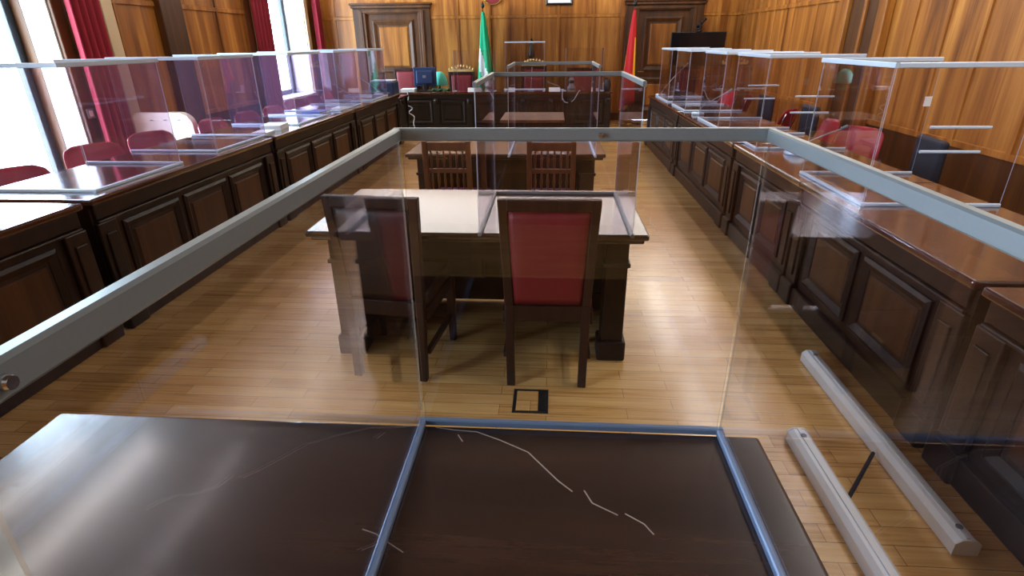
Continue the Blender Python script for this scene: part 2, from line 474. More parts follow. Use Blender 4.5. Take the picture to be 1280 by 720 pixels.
# ------------------------------------------------------------------ curtains
def curtain(y, width, label, seed):
    rnd = random.Random(seed)
    t = thing('curtain', label, 'curtain', (XL+.16, y, 0.05), 0, 'crimson window curtains')
    g = []; n = 60; ph = rnd.random()*6
    for i in range(n+1):
        u = i/n
        row = []
        for k in range(9):
            z = k/8
            amp = .05*(0.75+.25*z)
            row.append((amp*math.sin(u*2*PI*4.5+ph)+.012*math.sin(u*31+k*.4), (u-.5)*width*(1+.08*(1-z)), z*3.8))
        g.append(row)
    MB().sheet(g, .006).build('cloth', M['curtain'], t)
    q = MB(); q.tube([(0, -width/2-.05, 3.86), (0, width/2+.05, 3.86)], .016, 10)
    q.build('rod', M['brass'], t)
    return t
curtain(6.33, .46, 'long crimson curtain hanging beside the near white window, by the cream heater', 1)
curtain(10.30, .52, 'crimson curtain on the near side of the far tall window', 2)
curtain(12.86, .30, 'narrow crimson curtain in the far corner, next to the back wall', 3)

# ------------------------------------------------------------------ long side benches, built of panelled units
def bench_unit(y0, y1, side, n, H, label, panels_lit):
    """front at local x=0 looking to -x, length along local y"""
    Ln = y1-y0
    if side == 'R': loc, rz = (1.66, (y0+y1)/2, 0), 0
    else: loc, rz = (-2.67, (y0+y1)/2, 0), PI
    t = thing('courtroom_bench', label, 'bench', loc, rz, 'panelled benches along the side walls')
    h = Ln/2; D = .80
    MB().box(-.045, D, -h+.002, h-.002, H-.04, H, bev=.012, seg=3).build('worktop', M['bench_top'], t)
    f = MB()
    f.box(0, .035, -h+.01, h-.01, .1, H-.04)
    f.box(-.022, 0, -h+.03, h-.03, H-.13, H-.04, bev=.008)
    f.box(-.03, 0, -h+.03, h-.03, H-.155, H-.135, bev=.008)
    f.build('front_board', M['bench_wood'], t)
    for s in (-1, 1):
        a, e = sorted((s*(h-.01), s*(h-.045)))
        MB().box(.035, D-.06, a, e, 0, H-.04).build('end_board', M['bench_wood'], t)
    MB().box(-.035, .02, -h+.015, h-.015, 0, .13, bev=.01).build('plinth', M['bench_wood'], t)
    pw = .15
    for s in (-1, 1):
        c = s*(h-pw/2-.015)
        f = MB()
        f.box(-.03, 0, c-pw/2, c+pw/2, .13, H-.15, bev=.008)
        f.box(-.042, -.028, c-pw/2+.035, c+pw/2-.035, .2, H-.22, bev=.006)
        f.box(-.055, 0, c-pw/2-.01, c+pw/2+.01, 0, .15, bev=.012)
        f.build('pilaster', M['bench_wood'], t)
    a0, a1 = -h+pw+.05, h-pw-.05
    w = (a1-a0)/n
    for i in range(n):
        f = MB(); oo = V((0, 0, 0)); g = .03
        f.mould(oo, EY, EZ, -EX, a0+i*w+g, a0+(i+1)*w-g, .19, H-.19, .055, -.004, .024)
        f.field(oo, EY, EZ, -EX, a0+i*w+g+.075, a0+(i+1)*w-g-.075, .265, H-.265, -.004, .010, .012, mi=1)
        f.build('panel', [M['bench_wood'], M['bench_panel']], t)
    return t
HR, HL = .80, .84
bench_unit(-.55, 2.02, 'R', 3, HR, 'dark bench nearest the camera along the right wall, cut by the picture edge', 0)
bench_unit(2.06, 3.70, 'R', 2, HR, 'dark two-panel bench on the right under the screen with the white tag', 0)
bench_unit(3.70, 5.16, 'R', 2, HR, 'dark two-panel bench section on the right carrying the silver domed microphone', 0)
bench_unit(5.20, 7.62, 'R', 3, HR, 'dark three-panel bench on the right, second from its far end', 0)
bench_unit(7.66, 10.0, 'R', 3, HR, 'dark panelled bench on the right at the far end, near the television', 0)
bench_unit(.45, 2.90, 'L', 3, HL, 'dark bench on the left nearest the camera, its top mirroring the window', 0)
bench_unit(2.96, 5.24, 'L', 3, HL, 'dark bench on the left just past the black gap', 0)
bench_unit(5.29, 7.66, 'L', 3, HL, 'dark panelled bench on the left holding the blue folder', 0)
bench_unit(7.70, 10.05, 'L', 3, HL, 'dark panelled bench on the left at its far end beside the navy office machine', 0)

# ------------------------------------------------------------------ acrylic screens: U of three panes in aluminium rails
def rail_prof(w, h):
    e = .003
    return [(-w/2+e, 0), (w/2-e, 0), (w/2, e), (w/2, h-e), (w/2-e, h), (-w/2+e, h), (-w/2, h-e), (-w/2, e)]
def pane_box(x0, x1, y0, y1, z0, z1):
    m = MB(); m.box(x0, x1, y0, y1, z0, z1)
    dims = (x1-x0, y1-y0, z1-z0); ax = dims.index(min(dims))
    m.bm.normal_update()
    for f in m.bm.faces:
        f.material_index = 0 if abs(f.normal[ax]) > .9 else 1
    return m
def screen(label, loc, rotz, w, d, h, top_mat, base_mat, rh=.028, rw=.016, pane_bars=False, group=None, bh=.018, screws=(), pm='pane'):
    t = thing('acrylic_screen', label, 'screen', loc, rotz, group)
    fx = lambda y: (lambda u, v, s: V((s, y+u, v)))
    fy = lambda x: (lambda u, v, s: V((x+u, s, v)))
    tp = rail_prof(rw, rh); bp = rail_prof(rw, bh)
    for nm, prof, z, mat in (('base_rail', bp, 0, base_mat), ('top_rail', tp, h-rh, top_mat)):
        pr = [(u, v+z) for u, v in prof]
        MB().extrude(pr, -w/2-rw/2, w/2+rw/2, fx(0)).build(nm, mat, t)
        for s in (-1, 1): MB().extrude(pr, -d, -rw/2-.001, fy(s*w/2)).build(nm, mat, t)
    g = .0025; z0, z1 = .004, h-.004
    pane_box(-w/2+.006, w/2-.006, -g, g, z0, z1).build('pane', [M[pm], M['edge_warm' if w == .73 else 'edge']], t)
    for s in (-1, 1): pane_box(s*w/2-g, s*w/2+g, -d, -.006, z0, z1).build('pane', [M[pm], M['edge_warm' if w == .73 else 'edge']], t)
    for p in screws:
        f = MB(); f.tube([p, (p[0]+(.006 if p[0] < -w/2+.05 else 0), p[1]-(0 if p[0] < -w/2+.05 else .006), p[2])], [.005, .004], 12); f.build('screw', M['chrome'], t)
    return t

TZ = .76
fg = screen('large clear acrylic screen with grey aluminium rails on the desk closest to the camera', (.057, 1.137, .766), 0, .73, .92, .727, M['alu'], M['alu_blue'],
            rh=.025, screws=((.04, -.008, .714), (-.365+.008, -.895, .714)))
screen('clear U-shaped screen on the middle table in front of the red chair', (.03, 3.49, .76), 0, .755, .85, .725, M['alu'], M['alu'], rw=.018, rh=.024)
screen('clear U-shaped screen on the third table, behind the two spindle-back chairs', (.01, 5.57, .76), 0, .72, .86, .715, M['alu'], M['alu_white'], rw=.018, rh=.026)

SG = 'clear screens on the side benches'
rl = ['clear screen on the right bench nearest the camera, mostly cut by the picture edge',
      'clear screen on the right bench with a small white tag on its rear edge',
      'clear screen on the right bench just past the domed microphone, third from the camera',
      'clear screen on the right bench fourth from the camera, behind the red chair seen side-on',
      'clear screen on the right bench fifth from the camera, near the slanted far microphones',
      'farthest clear screen on the right bench, below the television']
for i, y in enumerate((1.51, 3.54, 5.30, 6.50, 8.07, 9.25)):
    s = screen(rl[i], (1.72, y, HR), R(90), .82, .72, .735, M['alu_white'], M['alu_white'], rw=.02, rh=.026, group=SG)
    if i in (1, 2, 3):      # white bars on the near side pane
        for z, a in ((.415, -.24), (.29, -.22)):
            MB().extrude([(u, v) for u, v in rail_prof(.014, .014)], a-.30, a, lambda u, v, q, zz=z: V((-.41-.004-.007+u, q, zz+v))).build('pane_bar', M['alu_white'], s)
    if i == 1:
        MB().box(.41-.008, .41-.003, -.718, -.675, .44, .50, bev=.001).build('tag', M['paper'], s, label='small white paper tag')
ll = ['clear screen on the left bench nearest the camera, in front of the bright window',
      'clear screen on the left bench second from the camera, before the cream heater',
      'clear screen on the left bench third from the camera, right of the cream heater',
      'clear screen on the left bench fourth from the camera, before the far window',
      'farthest clear screen on the left bench, beside the navy office machine']
for i, y in enumerate((3.56, 4.90, 6.49, 7.80, 9.20)):
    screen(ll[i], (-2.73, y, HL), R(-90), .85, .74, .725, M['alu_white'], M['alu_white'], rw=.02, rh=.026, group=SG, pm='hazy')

# ------------------------------------------------------------------ tables
def table(label, x0, x1, y0, y1, H=.76):
    t = thing('court_table', label, 'table', ((x0+x1)/2, (y0+y1)/2, 0), 0, 'long dark tables down the middle')
    w, d = (x1-x0)/2, (y1-y0)/2
    f = MB(); f.box(-w, w, -d, d, H-.032, H, bev=.010, seg=3); f.box(-w+.02, w-.02, -d+.02, d-.02, H-.055, H-.032, bev=.008)
    f.build('tabletop', M['table_top'], t)
    lw = .12; ix, iy = w-.085, d-.07
    for sx in (-1, 1):
        for sy in (-1, 1):
            cx, cy = sx*(ix-lw/2), sy*(iy-lw/2)
            f = MB()
            f.box(cx-lw/2, cx+lw/2, cy-lw/2, cy+lw/2, .12, H-.055, bev=.006)
            f.box(cx-lw/2-.018, cx+lw/2+.018, cy-lw/2-.018, cy+lw/2+.018, 0, .12, bev=.012)
            f.box(cx-lw/2-.012, cx+lw/2+.012, cy-lw/2-.012, cy+lw/2+.012, H-.20, H-.175, bev=.006)
            f.build('leg', M['table_wood'], t)
    f = MB()
    f.box(-ix+lw, ix-lw, -iy+.02, -iy+.045, H-.175, H-.055, bev=.004)
    f.build('apron', M['table_wood'], t)
    f = MB(); f.box(-ix+lw, ix-lw, iy-.05, iy-.025, .02, H-.055)
    f.mould(V((0, iy-.05, 0)), EX, EZ, -EY, -ix+lw+.1, -.05, .18, H-.12, .05, -.003, .015)
    f.mould(V((0, iy-.05, 0)), EX, EZ, -EY, .05, ix-lw-.1, .18, H-.12, .05, -.003, .015)
    f.build('modesty_panel', M['table_wood'], t)
    for s in (-1, 1):
        a, e = sorted((s*(ix-.03), s*(ix-.055)))
        MB().box(a, e, -iy+lw, iy-lw, .02, H-.055).build('end_panel', M['table_wood'], t)
    return t
desk = table('dark polished desk closest to the camera with a pale crack-like scratch on its top', -1.28, .518, .16, 1.135, .765)
table('dark glossy table in the middle of the floor behind the red chair', -1.265, .50, 2.68, 3.60)
table('dark table behind the two spindle-back chairs, third from the camera', -1.27, .47, 4.85, 5.72)

# the long pale scratch across the near desk
cx, cy = (-1.28+.518)/2, (.16+1.135)/2
def scr(pts, wd):
    f = MB()
    for (xa, ya), (xb, yb) in zip(pts, pts[1:]):
        d = V((xb-xa, yb-ya, 0)); n = V((-d.y, d.x, 0)).normalized()*wd/2
        a, c = V((xa-cx, ya-cy, .765)), V((xb-cx, yb-cy, .765)); up = V((0, 0, .0004))
        f.hexa([a-n, a+n, c+n, c-n, a-n+up, a+n+up, c+n+up, c-n+up])
    return f
f = scr([(-.275, 1.155-.03), (-.225, 1.117), (-.17, 1.113), (-.11, 1.085), (-.04, 1.045), (-.005, 1.0), (.03, .955), (.06, .925)], .0028)
f.build('scratch', M['scratch'], desk, label='pale scratch')
scr([(.085, .93), (.10, .895), (.15, .865)], .0026).build('scratch', M['scratch'], desk, label='pale scratch')
scr([(-.36, .80), (-.33, .79), (-.29, .765), (-.265, .75)], .0022).build('scratch', M['scratch'], desk, label='pale scratch')
scr([(-.215, 1.10), (-.20, 1.075)], .002).build('scratch', M['scratch'], desk, label='pale scratch')
scr([(.165, .87), (.20, .845), (.215, .82)], .0024).build('scratch', M['scratch'], desk, label='pale scratch')

# ------------------------------------------------------------------ high-backed chairs
def high_chair(label, loc, rotz, back_mat, w=.46, top=1.0, crest=False, wood_=None):
    wood_ = wood_ or M['chair_wood']
    t = thing('upholstered_chair', label, 'chair', loc, rotz)
    # faces +y, rear legs at y=0
    sh = .46; bw = w*.78
    y_top = -.045
    for s in (-1, 1):
        f = MB(); q = .021
        def ring(x, y, z): return [(x-q, y-q, z), (x+q, y-q, z), (x+q, y+q, z), (x-q, y+q, z)]
        p0, p1, p2 = (s*bw/2, -.02, 0), (s*(w/2-.045), .0, sh), (s*(w/2-q), y_top, top)
        f.hexa(ring(*p0)+ring(*p1), bev=.004); f.hexa(ring(*p1)+ring(*p2), bev=.004)
        f.build('rear_leg', wood_, t)
        f = MB(); f.hexa([(s*w/2*.93-.018, .42, 0), (s*w/2*.93+.018, .42, 0), (s*w/2*.93+.018, .456, 0), (s*w/2*.93-.018, .456, 0),
                          (s*w/2*.93-.024, .41, sh-.05), (s*w/2*.93+.024, .41, sh-.05), (s*w/2*.93+.024, .46, sh-.05), (s*w/2*.93-.024, .46, sh-.05)], bev=.004)
        f.build('front_leg', wood_, t)
        f = MB(); f.box(s*w/2*.9-.012, s*w/2*.9+.012, .0, .42, .15, .185, bev=.004); f.build('stretcher', wood_, t)
    f = MB()
    f.box(-w/2+.04, w/2-.04, y_top-.02, y_top+.02, top-.055, top, bev=.006)
    f.box(-w/2+.05, w/2-.05, -.02, .022, sh-.09, sh-.005, bev=.005)
    f.box(-w/2+.03, w/2-.03, .42, .45, sh-.11, sh-.04, bev=.004)
    for s in (-1, 1): f.box(s*w/2*.9-.015, s*w/2*.9+.015, .0, .43, sh-.11, sh-.04, bev=.004)
    f.build('frame', wood_, t)
    # padded back: front and rear bulge
    g = []; nx, nz = 12, 12
    z0, z1 = sh+.0, top-.05
    for side in (1, -1):
        g = []
        for i in range(nx+1):
            u = i/nx*2-1; row = []
            for k in range(nz+1):
                v = k/nz; z = z0+(z1-z0)*v
                hw = (w/2-.045-.018)*(1-v)+(w/2-.04)*v
                yc = 0*(1-v)+y_top*v
                bul = .018*(1-u**8)*(1-(2*v-1)**8)
                row.append((u*hw, yc+side*(.006+bul), z))
            g.append(row)
        MB().sheet(g, .004).build('back_pad', back_mat, t)
    f = MB(); f.box(-w/2+.015, w/2-.015, .025, .47, sh-.045, sh+.03, bev=.022, seg=3); f.build('seat', back_mat, t)
    if crest:
        f = MB()
        for k in range(9):
            u = k/8*2-1
            f.lathe([(.002, top+.02+.07*(1-u*u)), (.022, top+.035+.07*(1-u*u)), (.026, top+.055+.07*(1-u*u)), (.012, top+.075+.07*(1-u*u)), (.002, top+.085+.07*(1-u*u))], 10, u*(w/2-.03), y_top)
        f.box(-w/2+.02, w/2-.02, y_top-.012, y_top+.012, top-.005, top+.05, bev=.01)
        f.build('gilt_crest', M['gold'], t)
    return t
high_chair('red upholstered chair with a dark wooden frame, its back to the camera', (-.002, 2.50, 0), 0, M['red_leather'], w=.47, top=1.0)
high_chair('dark brown chair left of the red chair, turned slightly, its back to the camera', (-.83, 2.53, 0), R(-6), M['maroon'], w=.47, top=1.0)

# ------------------------------------------------------------------ spindle-backed chairs at the third table
def spindle_chair(label, loc, rotz):
    t = thing('spindle_chair', label, 'chair', loc, rotz, None)
    w, sh, top = .38, .45, .95; wd = M['chair_brown']
    for s in (-1, 1):
        f = MB(); x = s*(w/2-.02)
        f.hexa([(x-.02, -.02, 0), (x+.02, -.02, 0), (x+.02, .02, 0), (x-.02, .02, 0), (x-.02, -.02, sh), (x+.02, -.02, sh), (x+.02, .02, sh), (x-.02, .02, sh)], bev=.004)
        f.hexa([(x-.02, -.02, sh), (x+.02, -.02, sh), (x+.02, .02, sh), (x-.02, .02, sh), (x-.02, -.065, top), (x+.02, -.065, top), (x+.02, -.03, top), (x-.02, -.03, top)], bev=.004)
        f.build('rear_leg', wd, t)
        f = MB(); f.box(x-.02, x+.02, .38, .42, 0, sh-.03, bev=.004); f.build('front_leg', wd, t)
        f = MB(); f.box(x-.01, x+.01, .02, .38, .16, .19, bev=.003); f.build('stretcher', wd, t)
    f = MB(); f.box(-w/2, w/2, -.02, .43, sh-.06, sh-.01, bev=.006); f.build('seat_frame', wd, t)
    f = MB(); f.box(-w/2+.015, w/2-.015, .022, .42, sh-.01, sh+.03, bev=.018, seg=3); f.build('seat', M['purple'], t)
    yb = lambda z: -.045*(z-sh)/(top-sh)
    for z0, z1 in ((top-.075, top-.01), (.70, .735), (.525, .56)):
        y = yb((z0+z1)/2)
        f = MB(); f.box(-w/2+.035, w/2-.035, y-.012, y+.012, z0, z1, bev=.005); f.build('back_rail', wd, t)
    for z0, z1 in ((.735, top-.075), (.56, .70)):
        for k in range(6):
            x = (k-2.5)*.050; a, c = yb(z0), yb(z1)
            f = MB(); f.tube([(x, a, z0-.004), (x, a+(c-a)*.3, z0+(z1-z0)*.3), (x, a+(c-a)*.5, (z0+z1)/2), (x, a+(c-a)*.7, z0+(z1-z0)*.7), (x, c, z1+.004)], [.007, .009, .012, .009, .007], 8)
            f.build('spindle', wd, t)
    return t
sc = spindle_chair('brown spindle-back chair at the third table, on the left, beyond the dark brown chair', (-.81, 4.40, 0), 0)
dup(sc, 'brown spindle-back chair at the third table, straight behind the red chair', (.005, 4.40, 0), R(0))

# ------------------------------------------------------------------ stacking red shell chairs behind the side benches
def shell_chair(label, loc, rotz, group):
    t = thing('shell_chair', label, 'chair', loc, rotz, group)   # faces +y
    w, sh = .46, .45
    def rounded(u, v, r=.35):
        return u
    # curved backrest with rounded corners
    g = []; nx, nz = 16, 10
    for i in range(nx+1):
        u = i/nx*2-1; row = []
        for k in range(nz+1):
            v = k/nz
            hw = .235*(1-.10*v)
            lim = 1.0
            if v > .55: lim = math.sqrt(max(0, 1-((v-.55)/.45)**3.2))*.35+.65
            elif v < .2: lim = .9+.1*v/.2
            x = u*hw*lim*1.16
            row.append((x, -.10*v-.03+.05*(u*u), .50+v*.33))
        g.append(row)
    MB().sheet(g, .008).build('backrest', M['red_plastic'], t)
    g = []
    for i in range(nx+1):
        u = i/nx*2-1; row = []
        for k in range(nz+1):
            v = k/nz
            x = u*.23*(1-.25*abs(2*v-1)**6)
            row.append((x, .0+.43*v, sh+.025*u*u-.012*math.sin(PI*v)-(.03*max(0, v-.85)/.15)))
        g.append(row)
    MB().sheet(g, .008).build('seat', M['red_plastic'], t)
    for s in (-1, 1):
        f = MB(); x = s*.235
        f.tube([(x, -.06, 0), (x, .0, sh-.03), (x, -.02, .55), (s*.22, -.07, .70), (s*.21, -.095, .78)], .011, 10); f.build('rear_leg', M['chrome'], t)
        f = MB(); f.tube([(x, .44, 0), (x, .40, sh-.035), (x, .2, sh-.03), (x, .0, sh-.03)], .011, 10); f.build('front_leg', M['chrome'], t)
    f = MB(); f.tube([(-.235, .2, sh-.03), (.235, .2, sh-.03)], .01); f.build('crossbar', M['chrome'], t)
    return t
LG, RG = 'red chairs behind the left bench', 'red chairs behind the right bench'
llab = ['red shell chair nearest the camera on the left, its back against the bright window',
        'red shell chair before the near white window jamb, second from the camera on the left',
        'red shell chair standing in front of the cream heater',
        'red shell chair just right of the cream heater',
        'red shell chair before the dark wall between the two windows, fifth on the left',
        'red shell chair below the near curtain of the far window',
        'red shell chair under the sill of the far window, left one of two',
        'red shell chair under the sill of the far window, right one of two',
        'red shell chair behind the far end of the left bench, by the last screen']
lpos = [(-3.90, 3.82, -112), (-4.10, 4.86, -118), (-4.07, 5.62, -112), (-4.02, 6.70, -98), (-3.98, 7.45, -100), (-3.95, 8.15, -98), (-4.05, 9.1, -108), (-4.0, 9.75, -100), (-4.0, 10.4, -92)]
first = None
for lab, (x, y, a) in zip(llab, lpos):
    if first is None: first = shell_chair(lab, (x, y, 0), R(a), LG)
    else: dup(first, lab, (x, y, 0), R(a))
rlab = ['red shell chair on the right beside the dark cloth, seen full-face above the rail',
        'red shell chair on the right, seen side-on above the corner of the near screen',
        'red shell chair on the right, low behind the microphone arm',
        'red shell chair far on the right, its narrow side showing before the dark cloth',
        'red shell chair farthest along the right bench, under the television']
rpos = [(3.05, 5.95, 118), (3.02, 7.75, 48), (3.0, 6.56, 86), (3.05, 9.6, 60), (3.0, 10.4, 100)]
for lab, (x, y, a) in zip(rlab, rpos): dup(first, lab, (x, y, 0), R(a), RG)

# dark upholstered office chairs behind the right bench
def dark_chair(label, loc, rotz):
    t = thing('dark_chair', label, 'chair', loc, rotz, 'dark chairs behind the right bench')
    f = MB(); f.box(-.23, .23, -.06, .0, .52, .92, bev=.03, seg=3); f.build('backrest', M['dark_cloth'], t)
    f = MB(); f.box(-.24, .24, .0, .45, .42, .49, bev=.03, seg=3); f.build('seat', M['dark_cloth'], t)
    for s in (-1, 1):
        f = MB(); f.tube([(s*.22, -.08, 0), (s*.22, -.03, .42), (s*.2, -.035, .8)], .012); f.build('rear_leg', M['black'], t)
        f = MB(); f.tube([(s*.22, .43, 0), (s*.22, .40, .43)], .012); f.build('front_leg', M['black'], t)
    return t
dc = dark_chair('dark blue padded chair behind the right bench, right of the big red chair', (3.0, 4.75, 0), R(82))
dup(dc, 'dark padded chair on the right between the two red chairs', (3.05, 7.16, 0), R(88))
dup(dc, 'dark padded chair far on the right, behind the narrow red chair', (3.0, 8.5, 0), R(92))

# ------------------------------------------------------------------ heater, socket
t = thing('heater', 'cream enamel heater with a rounded top corner against the left wall', 'heater', (-4.57, 6.63, 0), R(5))
f = MB()
prof = [(-.34, .10), (.34, .10), (.34, .76)] + [(.34-.16+.16*math.cos(a), .76+.16*math.sin(a)) for a in [R(15*k) for k in range(1, 7)]] + [(-.30, .92), (-.34, .88)]
f.extrude(prof, -.115, -.01, lambda u, v, s: V((u, s, v)))
f.build('body', M['cream'], t)
for k in range(3):
    f = MB(); f.box(-.12+.16*k-.03, -.12+.16*k+.01, -.118, -.109, .83, .845, bev=.002); f.build('vent', M['grey'], t)
for s in (-1, 1):
    f = MB(); f.box(s*.26-.03, s*.26+.03, -.15, .03, 0, .10, bev=.01); f.build('foot', M['grey'], t)
t = thing('wall_socket', 'small grey switch plate on the dark wall left of the near curtain', 'switch plate', (XL+.0, 6.12, 0.96), 0)
MB().box(.046, .058, -.05, .05, -.05, .05, bev=.004).build('plate', M['grey'], t)
MB().box(.058, .064, -.025, .025, -.03, .03, bev=.002).build('rocker', M['white_paint'], t)

# ------------------------------------------------------------------ judges' bench at the back
JY, JH = 11.6, .74
t = thing('judges_bench', 'long dark carved bench across the back of the room with microphones and papers', 'bench', (-.95, JY, 0))
jw = 2.13
MB().box(-jw, jw, -.04, .80, JH-.045, JH, bev=.012, seg=3).build('worktop', M['bench_top'], t)
f = MB(); f.box(-jw+.04, jw-.04, 0, .04, 0, JH-.045); f.box(-jw+.03, jw-.03, -.02, 0, JH-.12, JH-.045, bev=.008)
f.build('front_board', M['table_wood'], t)
MB().box(-jw+.02, jw-.02, -.035, .03, 0, .10, bev=.01).build('plinth', M['table_wood'], t)
for s in (-1, 1):
    a, e = sorted((s*(jw-.03), s*(jw-.07)))
    MB().box(a, e, .04, .76, 0, JH-.045).build('end_board', M['table_wood'], t)
pil = [-2.05, -1.35, -.68, .40, .95, 1.30, 2.05]
for x in pil:
    f = MB(); f.box(x-.06, x+.06, -.03, 0, .1, JH-.12, bev=.008); f.lathe([(.03, JH-.22), (.045, JH-.19), (.05, JH-.16), (.04, JH-.13)], 14, x, -.035)
    f.build('pilaster', M['table_wood'], t)
for a, c in zip(pil, pil[1:]):
    if c-a > .3:
        f = MB(); f.mould(V((0, 0, 0)), EX, EZ, -EY, a+.09, c-.09, .14, JH-.16, .05, -.004, .022)
        f.field(V((0, 0, 0)), EX, EZ, -EY, a+.16, c-.16, .21, JH-.23, -.004, .014, .02); f.build('panel', M['table_wood'], t)

# small clerk's table before it
t = thing('clerk_table', 'small wooden table in the middle in front of the judges\u2019 bench', 'table', (-.235, 7.55, 0))
MB().box(-.40, .40, -.42, .42, .725, .76, bev=.01, seg=3).build('tabletop', M['chair_brown'], t)
f = MB()
for s in (-1, 1):
    f.box(-.34, .34, s*.36-.012, s*.36+.012, .63, .725, bev=.003); f.box(s*.34-.012, s*.34+.012, -.36, .36, .63, .725, bev=.003)
f.build('apron', M['chair_wood'], t)
for sx in (-1, 1):
    for sy in (-1, 1):
        f = MB(); f.hexa([(sx*.345-.02, sy*.365-.02, 0), (sx*.345+.02, sy*.365-.02, 0), (sx*.345+.02, sy*.365+.02, 0), (sx*.345-.02, sy*.365+.02, 0)] +
                         [(sx*.345-.03, sy*.365-.03, .725), (sx*.345+.03, sy*.365-.03, .725), (sx*.345+.03, sy*.365+.03, .725), (sx*.345-.03, sy*.365+.03, .725)], bev=.004)
        f.build('leg', M['chair_wood'], t)
f = MB(); f.lathe([(.012, .60), (.018, .615), (.014, .635), (.004, .64)], 12, .02, -.385); f.build('knob', M['chrome'], t)

# chairs behind the judges' bench
high_chair('plain red chair behind the left end of the judges\u2019 bench, beside the navy monitor', (-3.22, 12.92, 0), R(180), M['red_leather'], w=.52, top=1.13)
high_chair('red chair with a gilt crest at the foot of the green flag', (-1.98, 12.92, 0), R(180), M['red_leather'], w=.58, top=1.05, crest=True)
high_chair('tall red chair with a gilt crest in the middle of the judges\u2019 bench', (-.40, 12.92, 0), R(180), M['red_leather'], w=.56, top=1.16, crest=True)
high_chair('red chair behind the right half of the judges\u2019 bench, without a crest', (.62, 12.92, 0), R(180), M['red_leather'], w=.60, top=1.12)

# three small upright panes on the judges' bench
def flat_screen(label, x, w, h, rail):
    t = thing('desk_screen', label, 'screen', (x, JY+.1, JH), 0, 'clear screens on the judges\u2019 bench')
    pane_box(-w/2, w/2, -.0025, .0025, .01, h).build('pane', [M['pane'], M['edge']], t)
    for s in (-1, 1):
        pane_box(s*w/2-.0025, s*w/2+.0025, .003, .45, .01, h).build('pane', [M['pane'], M['edge']], t)
    for s in (-1, 1): MB().box(s*w/2-.02, s*w/2+.02, -.03, .2, 0, .01, bev=.002).build('foot', M['alu_white'], t)
    if rail:
        MB().box(-w/2-.008, w/2+.008, -.008, .008, h-.02, h+.005, bev=.002).build('top_rail', M['alu_white'], t)
        for s in (-1, 1): MB().box(s*w/2-.008, s*w/2+.008, .008, .45, h-.02, h+.005, bev=.002).build('top_rail', M['alu_white'], t)
        MB().box(-w/2-.03, w/2+.03, -.012, .012, .02, .05, bev=.002).build('base_rail', M['alu_white'], t)
flat_screen('clear screen at the left of the judges\u2019 bench, in front of the green flag', -1.54, .80, .76, False)
flat_screen('clear screen with a white top rail in the middle of the judges\u2019 bench', -.54, .76, .90, True)
flat_screen('clear screen at the right of the judges\u2019 bench', .62, .72, .78, False)

# ------------------------------------------------------------------ flags
def flag(name, label, loc, top, bottom, colours, mats, r0, r1, lean, seed):
    t = thing(name, label, 'flag', loc)
    f = MB(); f.lathe([(.20, 0), (.20, .02), (.12, .05), (.04, .09), (.018, .10)], 24); f.build('base', M['brass'], t)
    f = MB(); f.tube([(0, 0, .09), (0, 0, top+.06)], .014, 12); f.build('pole', M['chair_brown'], t)
    f = MB(); f.lathe([(.012, top+.06), (.035, top+.09), (.04, top+.12), (.02, top+.16), (.004, top+.20)], 14); f.build('finial', M['black'], t)
    g = []; n = 48; m = 22
    for i in range(n+1):
        a = i/n*2*PI*.97; row = []
        for k in range(m+1):
            v = k/m
            rad = r0+(r1-r0)*(1-v)**.8
            rad *= 1+.22*math.sin(a*5+seed+v*1.3)*(1-v*.6)
            z = bottom+(top-bottom)*v + (.10*math.sin(a*1.0+seed)*(1-v) if v < .3 else 0)
            row.append((lean*(1-v)+rad*math.cos(a), rad*.75*math.sin(a), z))
        g.append(row)
    MB().sheet(g, .004, mi=colours).build('cloth', mats, t)
    return t
def andal(i, k):      # green above, a white band slanting through the folds, green below right
    a, v = i/48, k/22
    c = v + .28*math.cos(a*2*PI*.97)
    return 1 if .02 < c < .26 and 0 <= v else 0
def spain(i, k):
    a = i/48
    return 1 if (.50 < a < .58 and k < 12) or (.90 < a < .99 and 4 < k < 16) or (.2 < a < .3) else 0
flag('green_flag', 'green and white flag draped on a pole behind the judges\u2019 bench', (-1.47, 12.93, 0), 2.22, .80, andal, [M['green'], M['flag_white']], .028, .17, .03, .4)
flag('red_flag', 'red and yellow flag draped on a pole right of the judges\u2019 bench', (1.62, 12.55, 0), 2.20, .35, spain, [M['flag_red'], M['flag_yellow']], .026, .14, -.05, 2.2)

# ------------------------------------------------------------------ wall pieces on the back wall
t = thing('picture_frame', 'dark-framed portrait with a white mount high on the back wall', 'picture', (.12, YB-.025, 2.335))
f = MB(); f.mould(V((0, 0, 0)), EX, EZ, -EY, -.28, .28, 0, .72, .05, -.01, .03); f.build('frame', M['black'], t)
MB().box(-.24, .24, -.006, .006, .04, .68).build('mount', M['paper'], t)
MB().box(-.15, .15, -.012, -.004, .13, .58).build('photograph', M['photo'], t)
t = thing('wall_plaque', 'dark red rounded plaque high on the back wall above the green flag', 'plaque', (-1.28, YB-.03, 2.36))
f = MB()
pr = [(.24*math.sin(a), .27-.27*math.cos(a)) for a in [R(-90+12*k) for k in range(16)]] + [(.24, .6), (-.24, .6)]
f.extrude(pr, -.02, .02, lambda u, v, s: V((u, s, v))); f.build('shield', M['red_leather'], t)
f = MB(); f.tube([(u*1.0, -.02, v) for u, v in pr]+[(pr[0][0], -.02, pr[0][1])], .012, 8); f.build('rim', M['brass'], t)
t = thing('wall_figure', 'slim black figure hung on the back wall above the middle red chair', 'ornament', (-.46, YB-.06, 1.30))
f = MB(); f.lathe([(.03, 0), (.075, .03), (.065, .12), (.05, .2), (.055, .27), (.022, .31), (.032, .34), (.034, .37), (.01, .40)], 16); f.build('figure', M['black'], t)
MB().box(-.05, .05, -.02, .055, -.03, 0, bev=.005).build('bracket', M['gold'], t)

